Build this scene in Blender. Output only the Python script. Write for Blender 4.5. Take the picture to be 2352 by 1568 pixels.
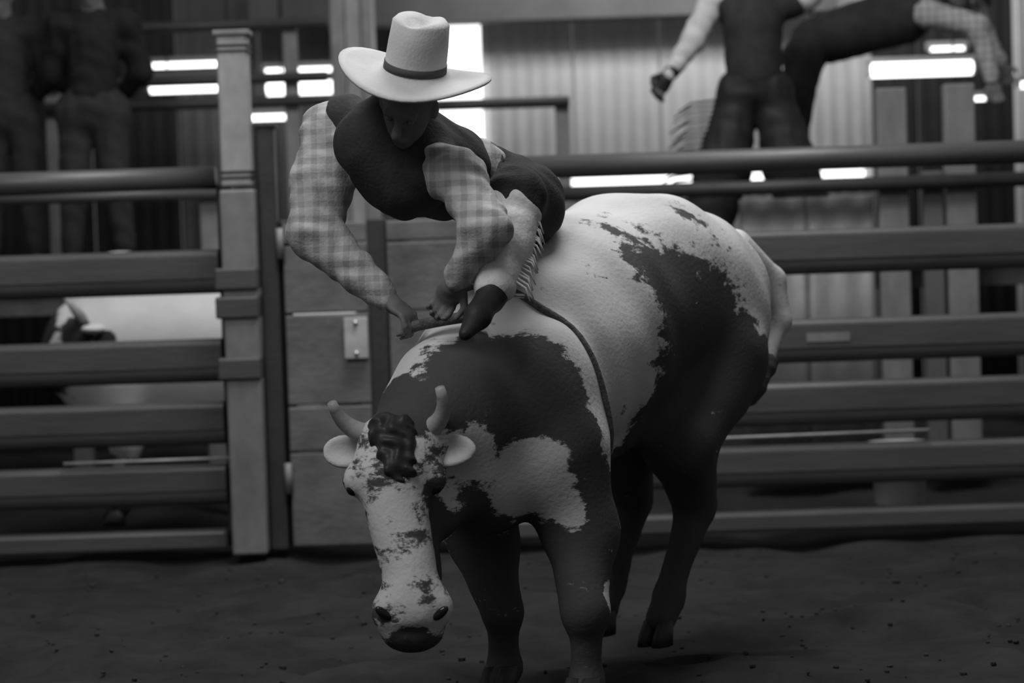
import bpy, bmesh, math, random
import numpy as np
from mathutils import Vector, Matrix

random.seed(7)
rng = np.random.default_rng(7)
for o in list(bpy.data.objects):
    bpy.data.objects.remove(o)
scene = bpy.context.scene
COL = scene.collection

# ------------------------------------------------------------------ camera
F_PX = 5500.0
CAM = Vector((0.0, 0.0, 1.42))
TH = math.atan((784 - 525) / F_PX)
RO = math.radians(1.85)
FWD = Vector((0, math.cos(TH), -math.sin(TH)))
UP0 = Vector((0, math.sin(TH), math.cos(TH)))
RT0 = Vector((1, 0, 0))
RT = RT0 * math.cos(RO) - UP0 * math.sin(RO)
UP = RT0 * math.sin(RO) + UP0 * math.cos(RO)
cd = bpy.data.cameras.new('camera')
cam = bpy.data.objects.new('camera', cd)
COL.objects.link(cam)
cd.sensor_width = 36.0
cd.lens = 36.0 * F_PX / 2352.0
cd.clip_start = 0.1
cd.clip_end = 100
m = Matrix((RT, UP, -FWD)).transposed().to_4x4()
m.translation = CAM
cam.matrix_world = m
cd.dof.use_dof = True
cd.dof.focus_distance = 7.2
cd.dof.aperture_fstop = 2.2
scene.camera = cam


def W(px, py, Y):
    """the point of the place seen at a pixel of the photograph, Y metres into the arena"""
    d = FWD + RT * ((px - 1176) / F_PX) + UP * ((784 - py) / F_PX)
    return CAM + d * (Y / d.y)


# ------------------------------------------------------------------ world, lamps and added fills, exposure
world = bpy.data.worlds.new('world')
scene.world = world
world.use_nodes = True
world.node_tree.nodes['Background'].inputs[0].default_value = (1, 1, 1, 1)
world.node_tree.nodes['Background'].inputs[1].default_value = 0.14


def area(name, loc, target, size, energy, sy=None):
    l = bpy.data.lights.new(name, 'AREA')
    l.shape = 'RECTANGLE'
    l.size = size
    l.size_y = sy or size
    l.energy = energy
    o = bpy.data.objects.new(name, l)
    COL.objects.link(o)
    o.location = loc
    o.rotation_euler = (Vector(target) - Vector(loc)).to_track_quat('-Z', 'Y').to_euler()
    return o


area('arena_lamp_or_fill', (0.6, 8.6, 6.5), (0.3, 7.9, 0), 2.4, 215)
area('arena_lamp_or_fill', (-2.2, 4.2, 5.6), (-0.4, 7.6, 1.0), 2.4, 165)  # added front fill, unseen, to lift the rider's sleeves
area('chute_fill', (1.3, 15.2, 3.5), (1.3, 17.5, 2.0), 2.6, 82, 0.4)  # unseen lamp added to wash the pale back wall bright
area('chute_fill', (0.2, 10.4, 5.6), (0.2, 11.4, 0), 3.5, 115, 1.2)  # added overhead fill that brightens the chute rails

vs = scene.view_settings
vs.view_transform = 'Standard'
vs.look = 'None'
vs.gamma = 1.0
vs.use_curve_mapping = False
vs.exposure = 0.0


# ------------------------------------------------------------------ materials
def mat(name, v, rough=0.8, var=0.2, scale=6.0, bump=0.0, bscale=60.0, metallic=0.0, emit=0.0, stretch=None, spec=0.25):
    m = bpy.data.materials.new(name)
    m.use_nodes = True
    nt = m.node_tree
    b = nt.nodes['Principled BSDF']
    b.inputs['Roughness'].default_value = rough
    b.inputs['Metallic'].default_value = metallic
    b.inputs['Specular IOR Level'].default_value = spec
    b.inputs['Base Color'].default_value = (v, v, v, 1)
    if emit:
        b.inputs['Emission Color'].default_value = (1, 1, 1, 1)
        b.inputs['Emission Strength'].default_value = emit
        return m
    tc = nt.nodes.new('ShaderNodeTexCoord')
    mp = nt.nodes.new('ShaderNodeMapping')
    if stretch:
        mp.inputs['Scale'].default_value = stretch
    nt.links.new(tc.outputs['Object'], mp.inputs['Vector'])
    if var:
        n = nt.nodes.new('ShaderNodeTexNoise')
        n.inputs['Scale'].default_value = scale
        n.inputs['Detail'].default_value = 6
        n.inputs['Roughness'].default_value = 0.65
        nt.links.new(mp.outputs[0], n.inputs['Vector'])
        r = nt.nodes.new('ShaderNodeMapRange')
        r.inputs['From Min'].default_value = 0.25
        r.inputs['From Max'].default_value = 0.75
        r.inputs['To Min'].default_value = v * (1 - var)
        r.inputs['To Max'].default_value = v * (1 + var)
        nt.links.new(n.outputs['Fac'], r.inputs['Value'])
        c = nt.nodes.new('ShaderNodeCombineColor')
        for i in range(3):
            nt.links.new(r.outputs[0], c.inputs[i])
        nt.links.new(c.outputs[0], b.inputs['Base Color'])
    if bump:
        n2 = nt.nodes.new('ShaderNodeTexNoise')
        n2.inputs['Scale'].default_value = bscale
        n2.inputs['Detail'].default_value = 5
        nt.links.new(mp.outputs[0], n2.inputs['Vector'])
        bp = nt.nodes.new('ShaderNodeBump')
        bp.inputs['Strength'].default_value = bump
        bp.inputs['Distance'].default_value = 0.01
        nt.links.new(n2.outputs['Fac'], bp.inputs['Height'])
        nt.links.new(bp.outputs[0], b.inputs['Normal'])
    return m


def check_mat(name, va, vb, scale):
    """woven check cloth: two thread directions crossing"""
    m = mat(name, va, 0.9, 0.15, 9, 0.25, 90)
    nt = m.node_tree
    b = nt.nodes['Principled BSDF']
    src = b.inputs['Base Color'].links[0].from_socket
    tc = nt.nodes.new('ShaderNodeTexCoord')
    fac = None
    for ax in ('X', 'Z'):
        w = nt.nodes.new('ShaderNodeTexWave')
        w.bands_direction = ax
        w.inputs['Scale'].default_value = scale
        w.inputs['Distortion'].default_value = 1.5
        nt.links.new(tc.outputs['Object'], w.inputs['Vector'])
        r = nt.nodes.new('ShaderNodeMapRange')
        r.inputs['From Min'].default_value = 0.55
        r.inputs['From Max'].default_value = 0.7
        nt.links.new(w.outputs['Fac'], r.inputs['Value'])
        if fac is None:
            fac = r.outputs[0]
        else:
            a = nt.nodes.new('ShaderNodeMath')
            a.operation = 'ADD'
            nt.links.new(fac, a.inputs[0])
            nt.links.new(r.outputs[0], a.inputs[1])
            h = nt.nodes.new('ShaderNodeMath')
            h.operation = 'MULTIPLY'
            h.inputs[1].default_value = 0.5
            nt.links.new(a.outputs[0], h.inputs[0])
            fac = h.outputs[0]
    mx = nt.nodes.new('ShaderNodeMix')
    mx.data_type = 'RGBA'
    nt.links.new(fac, mx.inputs[0])
    nt.links.new(src, mx.inputs[6])
    mx.inputs[7].default_value = (vb, vb, vb, 1)
    nt.links.new(mx.outputs[2], b.inputs['Base Color'])
    return m


def hide_mat(name, white, black):
    """piebald hide: the patch attribute broken up into roan speckle at its edges"""
    m = bpy.data.materials.new(name)
    m.use_nodes = True
    nt = m.node_tree
    b = nt.nodes['Principled BSDF']
    b.inputs['Roughness'].default_value = 0.75
    b.inputs['Specular IOR Level'].default_value = 0.2
    at = nt.nodes.new('ShaderNodeAttribute')
    at.attribute_name = 'patch'
    tc = nt.nodes.new('ShaderNodeTexCoord')
    mp = nt.nodes.new('ShaderNodeMapping')
    mp.inputs['Rotation'].default_value = (0.25, 0.35, 0.6)
    mp.inputs['Scale'].default_value = (0.75, 0.9, 1.5)
    nt.links.new(tc.outputs['Object'], mp.inputs[0])
    n = nt.nodes.new('ShaderNodeTexNoise')
    n.inputs['Scale'].default_value = 10
    n.inputs['Detail'].default_value = 9
    n.inputs['Roughness'].default_value = 0.74
    nt.links.new(mp.outputs[0], n.inputs['Vector'])
    a = nt.nodes.new('ShaderNodeMath')
    a.operation = 'MULTIPLY_ADD'
    a.inputs[1].default_value = 3.0
    a.inputs[2].default_value = -1.5
    nt.links.new(n.outputs['Fac'], a.inputs[0])
    s = nt.nodes.new('ShaderNodeMath')
    s.operation = 'ADD'
    nt.links.new(a.outputs[0], s.inputs[0])
    nt.links.new(at.outputs['Fac'], s.inputs[1])
    r = nt.nodes.new('ShaderNodeMapRange')
    r.interpolation_type = 'SMOOTHSTEP'
    r.inputs['From Min'].default_value = 0.38
    r.inputs['From Max'].default_value = 0.62
    nt.links.new(s.outputs[0], r.inputs['Value'])
    n3 = nt.nodes.new('ShaderNodeTexNoise')
    n3.inputs['Scale'].default_value = 5
    n3.inputs['Detail'].default_value = 5
    nt.links.new(tc.outputs['Object'], n3.inputs['Vector'])
    cr = nt.nodes.new('ShaderNodeMix')
    cr.data_type = 'RGBA'
    nt.links.new(n3.outputs['Fac'], cr.inputs[0])
    cr.inputs[6].default_value = (white * .72,) * 3 + (1,)
    cr.inputs[7].default_value = (white * 1.1,) * 3 + (1,)
    mx = nt.nodes.new('ShaderNodeMix')
    mx.data_type = 'RGBA'
    nt.links.new(r.outputs[0], mx.inputs[0])
    nt.links.new(cr.outputs[2], mx.inputs[6])
    mx.inputs[7].default_value = (black,) * 3 + (1,)
    nt.links.new(mx.outputs[2], b.inputs['Base Color'])
    n2 = nt.nodes.new('ShaderNodeTexNoise')
    n2.inputs['Scale'].default_value = 70
    n2.inputs['Detail'].default_value = 4
    nt.links.new(tc.outputs['Object'], n2.inputs['Vector'])
    bp = nt.nodes.new('ShaderNodeBump')
    bp.inputs['Strength'].default_value = 0.35
    bp.inputs['Distance'].default_value = 0.006
    nt.links.new(n2.outputs['Fac'], bp.inputs['Height'])
    nt.links.new(bp.outputs[0], b.inputs['Normal'])
    return m


M = dict(
    dirt=mat('dirt', 0.025, 0.95, 0.4, 3.0, 0.7, 26, spec=0.05),
    clod=mat('clod', 0.036, 0.95, 0.4, 12, 0.6, 60, spec=0.05),
    rail=mat('painted_steel', 0.095, 0.42, 0.25, 4, 0.15, 40, 0.25, stretch=(.4, 1, 3)),
    darkrail=mat('dark_steel', 0.05, 0.5, 0.25, 4, 0.15, 40, 0.25),
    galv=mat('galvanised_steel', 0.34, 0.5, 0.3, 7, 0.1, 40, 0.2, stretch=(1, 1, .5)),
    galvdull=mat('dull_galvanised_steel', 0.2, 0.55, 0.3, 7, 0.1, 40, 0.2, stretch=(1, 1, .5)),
    gate=mat('worn_gate_board', 0.135, 0.7, 0.45, 3.5, 0.25, 30, 0.0, stretch=(1, 1, 1.6)),
    paleplate=mat('pale_plate', 0.42, 0.6, 0.3, 8, 0.1, 40),
    darkwall=mat('dark_wall_sheet', 0.022, 0.7, 0.3, 2, 0.1, 20),
    midwall=mat('grey_wall_sheet', 0.10, 0.7, 0.3, 2, 0.1, 20),
    palewall=mat('pale_wall_sheet', 0.62, 0.7, 0.15, 2, 0.1, 20),
    beam=mat('roof_beam', 0.07, 0.7, 0.25, 3, 0.1, 20),
    wood=mat('platform_plank', 0.09, 0.85, 0.35, 5, 0.3, 30),
    glow=mat('lamp_diffuser', 0.9, 0.5, emit=3.2),
    daylight=mat('daylit_pane', 0.9, 0.3, emit=1.7),
    housing=mat('lamp_housing', 0.2, 0.5, 0.1),
    vest=mat('black_vest', 0.03, 0.85, 0.3, 12, 0.3, 90),
    shirt=check_mat('checked_shirt', 0.42, 0.25, 7.0),
    paleshirt=mat('pale_shirt', 0.5, 0.9, 0.12, 8, 0.3, 60),
    jeans=mat('dark_denim', 0.028, 0.9, 0.3, 14, 0.35, 120),
    chaps=mat('dark_leather', 0.017, 0.65, 0.3, 9, 0.25, 60),
    palechaps=mat('pale_leather', 0.62, 0.75, 0.3, 9, 0.3, 60),
    boot=mat('black_leather', 0.02, 0.55, 0.3, 12, 0.15, 60),
    skin=mat('skin', 0.13, 0.6, 0.15, 14, 0.1, 80),
    hat=mat('pale_felt', 0.47, 0.9, 0.1, 9, 0.2, 120),
    darkhat=mat('dark_felt', 0.03, 0.9, 0.1, 9, 0.2, 120),
    hatband=mat('hat_band', 0.06, 0.7, 0.1),
    hide=hide_mat('piebald_hide', 0.56, 0.055),
    hide2=hide_mat('white_hide', 0.66, 0.03),
    horn=mat('horn', 0.3, 0.45, 0.35, 10, 0.15, 50),
    hoof=mat('hoof', 0.03, 0.5, 0.3, 12, 0.2, 50),
    eye=mat('eye', 0.012, 0.15, 0),
    white=mat('eye_white', 0.5, 0.3, 0),
    rope=mat('braided_rope', 0.09, 0.9, 0.5, 60, 0.6, 120),
    brass=mat('bell_metal', 0.25, 0.35, 0.3, 10, 0.1, 40, 0.8),
    steel=mat('bright_steel', 0.6, 0.3, 0.1, 10, 0, 40, 0.9),
    bucket=mat('pale_plastic', 0.5, 0.5, 0.08),
    darkcloth=mat('dark_cloth', 0.014, 0.9, 0.3, 9, 0.3, 70),
    greycloth=mat('grey_cloth', 0.03, 0.9, 0.3, 9, 0.3, 70),
)


# ------------------------------------------------------------------ object helpers
def origin(o):
    v = Vector((0, 0, 0))
    while o is not None:
        v += o.location
        o = o.parent
    return v


def tag(o, label=None, cat=None, group=None, kind=None):
    if label: o['label'] = label
    if cat: o['category'] = cat
    if group: o['group'] = group
    if kind: o['kind'] = kind
    return o


def thing(name, loc, label=None, cat=None, group=None, kind=None):
    o = bpy.data.objects.new(name, None)
    COL.objects.link(o)
    o.empty_display_size = 0.1
    o.location = loc
    return tag(o, label, cat, group, kind)


def finish(name, me, mt, parent=None, smooth=False):
    me.materials.append(mt)
    if smooth:
        me.polygons.foreach_set('use_smooth', [True] * len(me.polygons))
    o = bpy.data.objects.new(name, me)
    COL.objects.link(o)
    if parent is not None:
        o.parent = parent
        off = origin(parent)
        me.transform(Matrix.Translation(-off))
    me.update()
    return o


def from_bm(name, bm, mt, parent=None, smooth=False):
    me = bpy.data.meshes.new(name)
    bmesh.ops.recalc_face_normals(bm, faces=bm.faces[:])
    bm.to_mesh(me)
    bm.free()
    return finish(name, me, mt, parent, smooth)


def bm_box(bm, x0, x1, y0, y1, z0, z1, bev=0.0):
    r = bmesh.ops.create_cube(bm, size=1)
    vs_ = r['verts']
    bmesh.ops.scale(bm, vec=(x1 - x0, y1 - y0, z1 - z0), verts=vs_)
    bmesh.ops.translate(bm, vec=((x0 + x1) / 2, (y0 + y1) / 2, (z0 + z1) / 2), verts=vs_)
    if bev:
        es = list({e for v in vs_ for e in v.link_edges})
        bmesh.ops.bevel(bm, geom=es, offset=bev, segments=2, affect='EDGES', profile=0.5)


def box(name, x0, x1, y0, y1, z0, z1, mt, parent=None, bev=0.008):
    bm = bmesh.new()
    bm_box(bm, x0, x1, y0, y1, z0, z1, bev)
    return from_bm(name, bm, mt, parent)


def bm_tube(bm, pts, rad, n=12):
    pts = [Vector(p) for p in pts]
    rad = rad if isinstance(rad, (list, tuple)) else [rad] * len(pts)
    rings = []
    t0 = (pts[1] - pts[0]).normalized()
    u = t0.orthogonal().normalized()
    for i, p in enumerate(pts):
        a = pts[max(i - 1, 0)]
        b = pts[min(i + 1, len(pts) - 1)]
        t = (b - a).normalized()
        u = (u - t * u.dot(t)).normalized()
        v = t.cross(u)
        rings.append([bm.verts.new(p + (u * math.cos(k * 2 * math.pi / n) + v * math.sin(k * 2 * math.pi / n)) * rad[i]) for k in range(n)])
    for a, b in zip(rings[:-1], rings[1:]):
        for k in range(n):
            bm.faces.new((a[k], a[(k + 1) % n], b[(k + 1) % n], b[k]))
    bm.faces.new(rings[0][::-1])
    bm.faces.new(rings[-1])


def tube(name, pts, rad, mt, parent=None, n=16):
    bm = bmesh.new()
    bm_tube(bm, pts, rad, n)
    return from_bm(name, bm, mt, parent, True)


def rail_bar(name, x0, x1, y, z0, z1, depth, mt, parent, rtop, rbot):
    """an oval-edged hollow rail: rounded top, flat face with a small step, rolled lower edge"""
    h = depth / 2
    prof = []
    for k in range(7):                       # rounded top front corner
        a = math.pi / 2 * k / 6
        prof.append((-h + rtop - rtop * math.sin(a), z1 - rtop + rtop * math.cos(a)))
    prof.append((-h, z0 + rbot * 1.3))       # flat face ends in a small step
    prof.append((-h + 0.008, z0 + rbot * 1.22))
    for k in range(7):                       # rolled lower edge
        a = math.pi / 2 * k / 6
        prof.append((-h + 0.008 + rbot * (1 - math.cos(a)), z0 + rbot - rbot * math.sin(a)))
    prof.append((h, z0))
    prof.append((h, z1))
    bm = bmesh.new()
    A = [bm.verts.new((x0, y + p, z)) for p, z in prof]
    B = [bm.verts.new((x1, y + p, z)) for p, z in prof]
    n = len(prof)
    for k in range(n):
        bm.faces.new((A[k], A[(k + 1) % n], B[(k + 1) % n], B[k]))
    bm.faces.new(A)
    bm.faces.new(B[::-1])
    o = from_bm(name, bm, mt, parent)
    return o


# ------------------------------------------------------------------ implicit bodies
def cap(a, b, ra, rb=None, k=0.03):
    return ('c', np.array(a, float), np.array(b, float), ra, ra if rb is None else rb, k)


def ell(c, r, axes=None, k=0.03):
    R = np.eye(3) if axes is None else np.array(axes, float)
    return ('e', np.array(c, float), np.array(r, float), R, k)


def neg(p):
    return ('n', p)


def prim_bounds(p):
    if p[0] == 'c':
        R = max(p[3], p[4])
        return np.minimum(p[1], p[2]) - R, np.maximum(p[1], p[2]) + R
    R = np.sqrt(((p[3] * p[2][:, None]) ** 2).sum(0))
    return p[1] - R, p[1] + R


def prim_dist(p, X, Y, Z):
    if p[0] == 'c':
        a, b, ra, rb = p[1:5]
        d = b - a
        dd = max(float(d @ d), 1e-9)
        x, y, z = X - a[0], Y - a[1], Z - a[2]
        t = np.clip((x * d[0] + y * d[1] + z * d[2]) / dd, 0, 1)
        return np.sqrt((x - t * d[0]) ** 2 + (y - t * d[1]) ** 2 + (z - t * d[2]) ** 2) - (ra + (rb - ra) * t)
    c, r, R = p[1:4]
    x, y, z = X - c[0], Y - c[1], Z - c[2]
    q = [R[i][0] * x + R[i][1] * y + R[i][2] * z for i in range(3)]
    k0 = np.sqrt(sum((q[i] / r[i]) ** 2 for i in range(3)))
    k1 = np.sqrt(sum((q[i] / r[i] ** 2) ** 2 for i in range(3))) + 1e-6
    return k0 * (k0 - 1) / k1


def sdf_mesh(name, prims, vox, disp=None):
    pos = [p for p in prims if p[0] != 'n']
    lo = np.min([prim_bounds(p)[0] for p in pos], 0) - vox * 4
    hi = np.max([prim_bounds(p)[1] for p in pos], 0) + vox * 4
    n = np.ceil((hi - lo) / vox).astype(int) + 1
    ax = [lo[i] + vox * np.arange(n[i]) for i in range(3)]
    D = np.full(n, 0.3, np.float32)
    for p in prims:
        q = p[1] if p[0] == 'n' else p
        k = q[-1]
        a, b = prim_bounds(q)
        mg = k * 1.5 + vox * 3
        i0 = np.clip(np.floor((a - mg - lo) / vox).astype(int), 0, n)
        i1 = np.clip(np.ceil((b + mg - lo) / vox).astype(int) + 1, 0, n)
        sl = tuple(slice(i0[i], i1[i]) for i in range(3))
        if any(i1[i] <= i0[i] for i in range(3)):
            continue
        X, Y, Z = np.meshgrid(ax[0][sl[0]], ax[1][sl[1]], ax[2][sl[2]], indexing='ij', sparse=True)
        d = prim_dist(q, X, Y, Z)
        e = D[sl]
        if p[0] == 'n':
            h = np.clip(0.5 - 0.5 * (e + d) / k, 0, 1)
            D[sl] = e * (1 - h) - d * h + k * h * (1 - h)
        else:
            h = np.clip(0.5 + 0.5 * (d - e) / k, 0, 1)
            D[sl] = d * (1 - h) + e * h - k * h * (1 - h)
    if disp is not None:
        X, Y, Z = np.meshgrid(*ax, indexing='ij', sparse=True)
        D = D + disp(X, Y, Z).astype(np.float32)
    S = D < 0
    nc = n - 1
    cnt = np.zeros(nc, np.int8)
    for dx in (0, 1):
        for dy in (0, 1):
            for dz in (0, 1):
                cnt += S[dx:nc[0] + dx, dy:nc[1] + dy, dz:nc[2] + dz]
    act = (cnt > 0) & (cnt < 8)
    idx = np.argwhere(act)
    vid = np.full(nc, -1, np.int32)
    vid[act] = np.arange(len(idx))
    acc = np.zeros((len(idx), 3))
    num = np.zeros(len(idx))
    for axs in range(3):
        o1, o2 = [i for i in range(3) if i != axs]
        for u in (0, 1):
            for v in (0, 1):
                s = np.zeros(3, int); s[o1] = u; s[o2] = v
                e = s.copy(); e[axs] = 1
                A = D[tuple((idx + s).T)]
                B = D[tuple((idx + e).T)]
                mk = (A < 0) != (B < 0)
                t = np.where(mk, A / np.where(mk, A - B, 1), 0)
                pt = np.tile(s.astype(float), (len(idx), 1))
                pt[:, axs] = t
                acc[mk] += pt[mk]
                num[mk] += 1
    V = lo + vox * (idx + acc / num[:, None])
    faces = []
    for axs in range(3):
        o1, o2 = (axs + 1) % 3, (axs + 2) % 3
        sa = [slice(None)] * 3; sb = [slice(None)] * 3
        sa[axs] = slice(0, -1); sb[axs] = slice(1, None)
        ch = S[tuple(sa)] != S[tuple(sb)]
        e = np.argwhere(ch)
        e = e[(e[:, o1] > 0) & (e[:, o2] > 0) & (e[:, o1] < n[o1] - 1) & (e[:, o2] < n[o2] - 1)]
        ins = S[tuple(e.T)]
        q = []
        for (u, v) in ((1, 1), (0, 1), (0, 0), (1, 0)):
            c = e.copy(); c[:, o1] -= u; c[:, o2] -= v
            q.append(vid[tuple(c.T)])
        q = np.stack(q, 1)
        q[~ins] = q[~ins][:, ::-1]
        faces.append(q)
    Fc = np.concatenate(faces)
    Fc = Fc[(Fc >= 0).all(1)]
    # light relaxation
    e0 = np.concatenate([Fc[:, i] for i in range(4)])
    e1 = np.concatenate([Fc[:, (i + 1) % 4] for i in range(4)])
    for it in range(2):
        sm = np.zeros_like(V); c = np.zeros(len(V))
        for i in range(3):
            sm[:, i] = np.bincount(e0, V[e1, i], len(V)) + np.bincount(e1, V[e0, i], len(V))
        c = np.bincount(e0, minlength=len(V)) + np.bincount(e1, minlength=len(V))
        V = V * 0.45 + 0.55 * sm / np.maximum(c, 1)[:, None]
    me = bpy.data.meshes.new(name)
    me.vertices.add(len(V))
    me.vertices.foreach_set('co', V.astype(np.float32).ravel())
    me.loops.add(Fc.size)
    me.loops.foreach_set('vertex_index', Fc.astype(np.int32).ravel())
    me.polygons.add(len(Fc))
    me.polygons.foreach_set('loop_start', np.arange(0, Fc.size, 4, dtype=np.int32))
    me.update(calc_edges=True)
    me.validate()
    return me, V


def folds(amp, freq, ph=0.0):
    def f(X, Y, Z):
        w = np.sin(freq * (X * 0.9 + Z * 0.55 + Y * 0.3) + 2.2 * np.sin(freq * 0.31 * (Z - X + Y) + ph))
        v = np.sin(freq * 0.63 * (Z * 1.1 - X * 0.5 + Y * 0.7) + 1.7 * np.sin(freq * 0.4 * (X + Z) + ph * 2))
        return amp * (w * 0.6 + v * 0.4)
    return f


def body(name, prims, vox, mt, parent, disp=None):
    me, V = sdf_mesh(name, prims, vox, disp)
    return finish(name, me, mt, parent, True)


def lerp(a, b, t):
    return Vector(a) * (1 - t) + Vector(b) * t


def frame(fwd, up):
    """rows: right, forward, up of a posed piece"""
    f = Vector(fwd).normalized()
    u = Vector(up)
    u = (u - f * u.dot(f)).normalized()
    r = f.cross(u)
    return r, f, u


# ------------------------------------------------------------------ the setting
# dirt floor, trampled
nx, ny = 300, 260
xs = np.linspace(-7, 7, nx)
ys = np.concatenate([np.linspace(1.5, 6, 40, endpoint=False), np.linspace(6, 12, 170, endpoint=False), np.linspace(12, 18.2, 50)])
XX, YY = np.meshgrid(xs, ys)
ZZ = np.zeros_like(XX)
for i in range(70):
    k = rng.normal(0, 1, 2) * rng.uniform(1.5, 14)
    ZZ += np.sin(XX * k[0] + YY * k[1] + rng.uniform(0, 6.3)) * 0.007 / (1 + np.hypot(*k) * 0.18)
for i in range(260):                                   # hoof prints
    cx, cy = rng.uniform(-3.5, 3.5), rng.uniform(6, 10.9)
    r2 = ((XX - cx) ** 2 + (YY - cy) ** 2) / rng.uniform(0.06, 0.12) ** 2
    ZZ += 0.016 * (np.exp(-((np.sqrt(r2) - 1.4) ** 2) * 3) - 1.3 * np.exp(-r2))
ZZ -= ZZ.max() - 0.005
verts = np.stack([XX, YY, ZZ], -1).reshape(-1, 3)
q = np.arange(nx * (ny)).reshape(ny, nx)
fcs = np.stack([q[:-1, :-1], q[:-1, 1:], q[1:, 1:], q[1:, :-1]], -1).reshape(-1, 4)
me = bpy.data.meshes.new('floor')
me.from_pydata(verts.tolist(), [], fcs.tolist())
floor = tag(finish('floor', me, M['dirt'], None, True), 'dark trampled dirt of the rodeo arena', kind='structure')


def ground(x, y):
    i = int(np.clip(np.searchsorted(ys, y), 1, ny - 1)); j = int(np.clip(np.searchsorted(xs, x), 1, nx - 1))
    return float(ZZ[i - 1:i + 1, j - 1:j + 1].mean())


bm = bmesh.new()
for i in range(700):
    y = rng.uniform(5.6, 10.9)
    x = rng.uniform(-0.27, 0.27) * y
    r = rng.uniform(0.004, 0.013) * (1 if rng.random() < .93 else 1.7)
    mm = Matrix.Translation((x, y, ground(x, y) + r * .35)) @ Matrix.Rotation(rng.uniform(0, 6), 4, 'Z') @ Matrix.Diagonal((r, r * rng.uniform(.6, 1), r * rng.uniform(.5, .9), 1))
    bmesh.ops.create_icosphere(bm, subdivisions=1, radius=1, matrix=mm)
clods = from_bm('dirt_clods', bm, M['clod'])
tag(clods, 'loose clods of dirt scattered over the arena floor', 'dirt', kind='stuff')

# back wall of sheets
WY = 17.5
wall = thing('wall_back', (0, WY, 0), 'back wall of corrugated sheets behind the chutes', kind='structure')


def sheet(x0, x1, z0, z1, mt, name='wall_panel', y=WY, parent=wall, pitch=0.11):
    n = max(4, int((x1 - x0) / pitch) * 6)
    bm = bmesh.new()
    rows = []
    for z in (z0, z1):
        rows.append([])
        for back in (0, 1):
            for k in (range(n + 1) if not back else range(n, -1, -1)):
                x = x0 + (x1 - x0) * k / n
                yy = y - 0.006 * math.sin(2 * math.pi * (x - x0) / pitch) + back * 0.02
                rows[-1].append(bm.verts.new((x, yy, z)))
    m_ = len(rows[0])
    for k in range(m_):
        bm.faces.new((rows[0][k], rows[0][(k + 1) % m_], rows[1][(k + 1) % m_], rows[1][k]))
    for k in range(n):
        for r_ in rows:
            bm.faces.new((r_[k], r_[k + 1], r_[m_ - 2 - k], r_[m_ - 1 - k]))
    return from_bm(name, bm, mt, parent, True)


def wx(px): return W(px, 300, WY).x
def wz(px, py, Y): return W(px, py, Y).z


win = (wx(930), wx(1117), wz(1060, 440, WY), wz(1060, 47, WY))
low = (win[1] + 0.12, wx(1990), wz(1400, 436, WY), wz(1400, 400, WY))
edges = [-6.5, -5.6, -4.7, -3.8, wx(210), wx(410), wx(600), wx(770)]
for a, b in zip(edges[:-1], edges[1:]):
    sheet(a + .004, b - .004, 0, 6, M['darkwall'] if b <= wx(412) else M['midwall'])
sheet(edges[-1] + .004, win[0] - .004, 0, 6, M['midwall'])
sheet(win[0], win[1], 0, win[2] - .06, M['midwall'])
sheet(win[0], win[1], win[3] + .06, 6, M['midwall'])
pe = [win[1] + .004, wx(1320), wx(1520), wx(1720), wx(1860), wx(2005)]
for a, b in zip(pe[:-1], pe[1:]):
    sheet(a + .003, b - .003, low[3] + .03, 6, M['palewall'])
    sheet(a + .003, b - .003, 0, low[2] - .03, M['midwall'])
rest = [wx(2005), wx(2110), wx(2330), 4.6, 5.5, 6.5]
for i, (a, b) in enumerate(zip(rest[:-1], rest[1:])):
    sheet(a + .004, b - .004, 0, 6, M['palewall'] if i >= 2 else M['darkwall'])


def window(name, x0, x1, z0, z1, label, bars):
    t = thing(name, ((x0 + x1) / 2, WY, z0), label, kind='structure')
    box('pane', x0 + .02, x1 - .02, WY + .02, WY + .03, z0 + .02, z1 - .02, M['daylight'], t, 0)
    for nm, a in (('frame_head', (x0 - .03, x1 + .03, WY - .03, WY + .05, z1, z1 + .05)), ('frame_sill', (x0 - .03, x1 + .03, WY - .04, WY + .05, z0 - .05, z0)),
                  ('frame_jamb', (x0 - .03, x0 + .02, WY - .03, WY + .05, z0, z1)), ('frame_jamb', (x1 - .02, x1 + .03, WY - .03, WY + .05, z0, z1))):
        box(nm, *a, M['palewall'], t, .004)
    return t


window('window_1', *win, 'tall white daylit window behind the rider\'s hat', 0)
window('window_2', *low, 'long narrow white daylit window strip low in the pale wall', 0)

# roof beam and column
bz0, bz1 = wz(1200, 45, 16.9), wz(1200, -90, 16.9)
tag(box('trim_1', wx(600), wx(1900), 16.85, 17.1, bz0 - .01, bz1, M['beam']), 'grey roof beam across the back wall above the window', kind='structure')
c0, c1 = W(760, 100, 15.6).x, W(858, 100, 15.6).x
colm = thing('trim_2', ((c0 + c1) / 2, 15.7, 0), 'ribbed pale roof column behind the rider\'s hat', kind='structure')
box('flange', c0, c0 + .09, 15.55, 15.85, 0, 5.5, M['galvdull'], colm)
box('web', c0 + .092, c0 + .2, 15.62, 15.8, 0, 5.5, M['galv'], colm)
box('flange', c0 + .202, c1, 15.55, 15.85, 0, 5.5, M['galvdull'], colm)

# ------------------------------------------------------------------ chute fence
FY = 11.1
SC = F_PX / FY
GX0, GX1 = W(0, 600, FY).x - .9, W(502, 600, FY).x
RX0, RX1 = W(1112, 600, FY).x, W(2352, 600, FY).x + .9


def zf(y):
    return wz(1176, y, FY)


rows_ = [(550, 652), (755, 855), (899, 998), (1043, 1136)]


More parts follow.
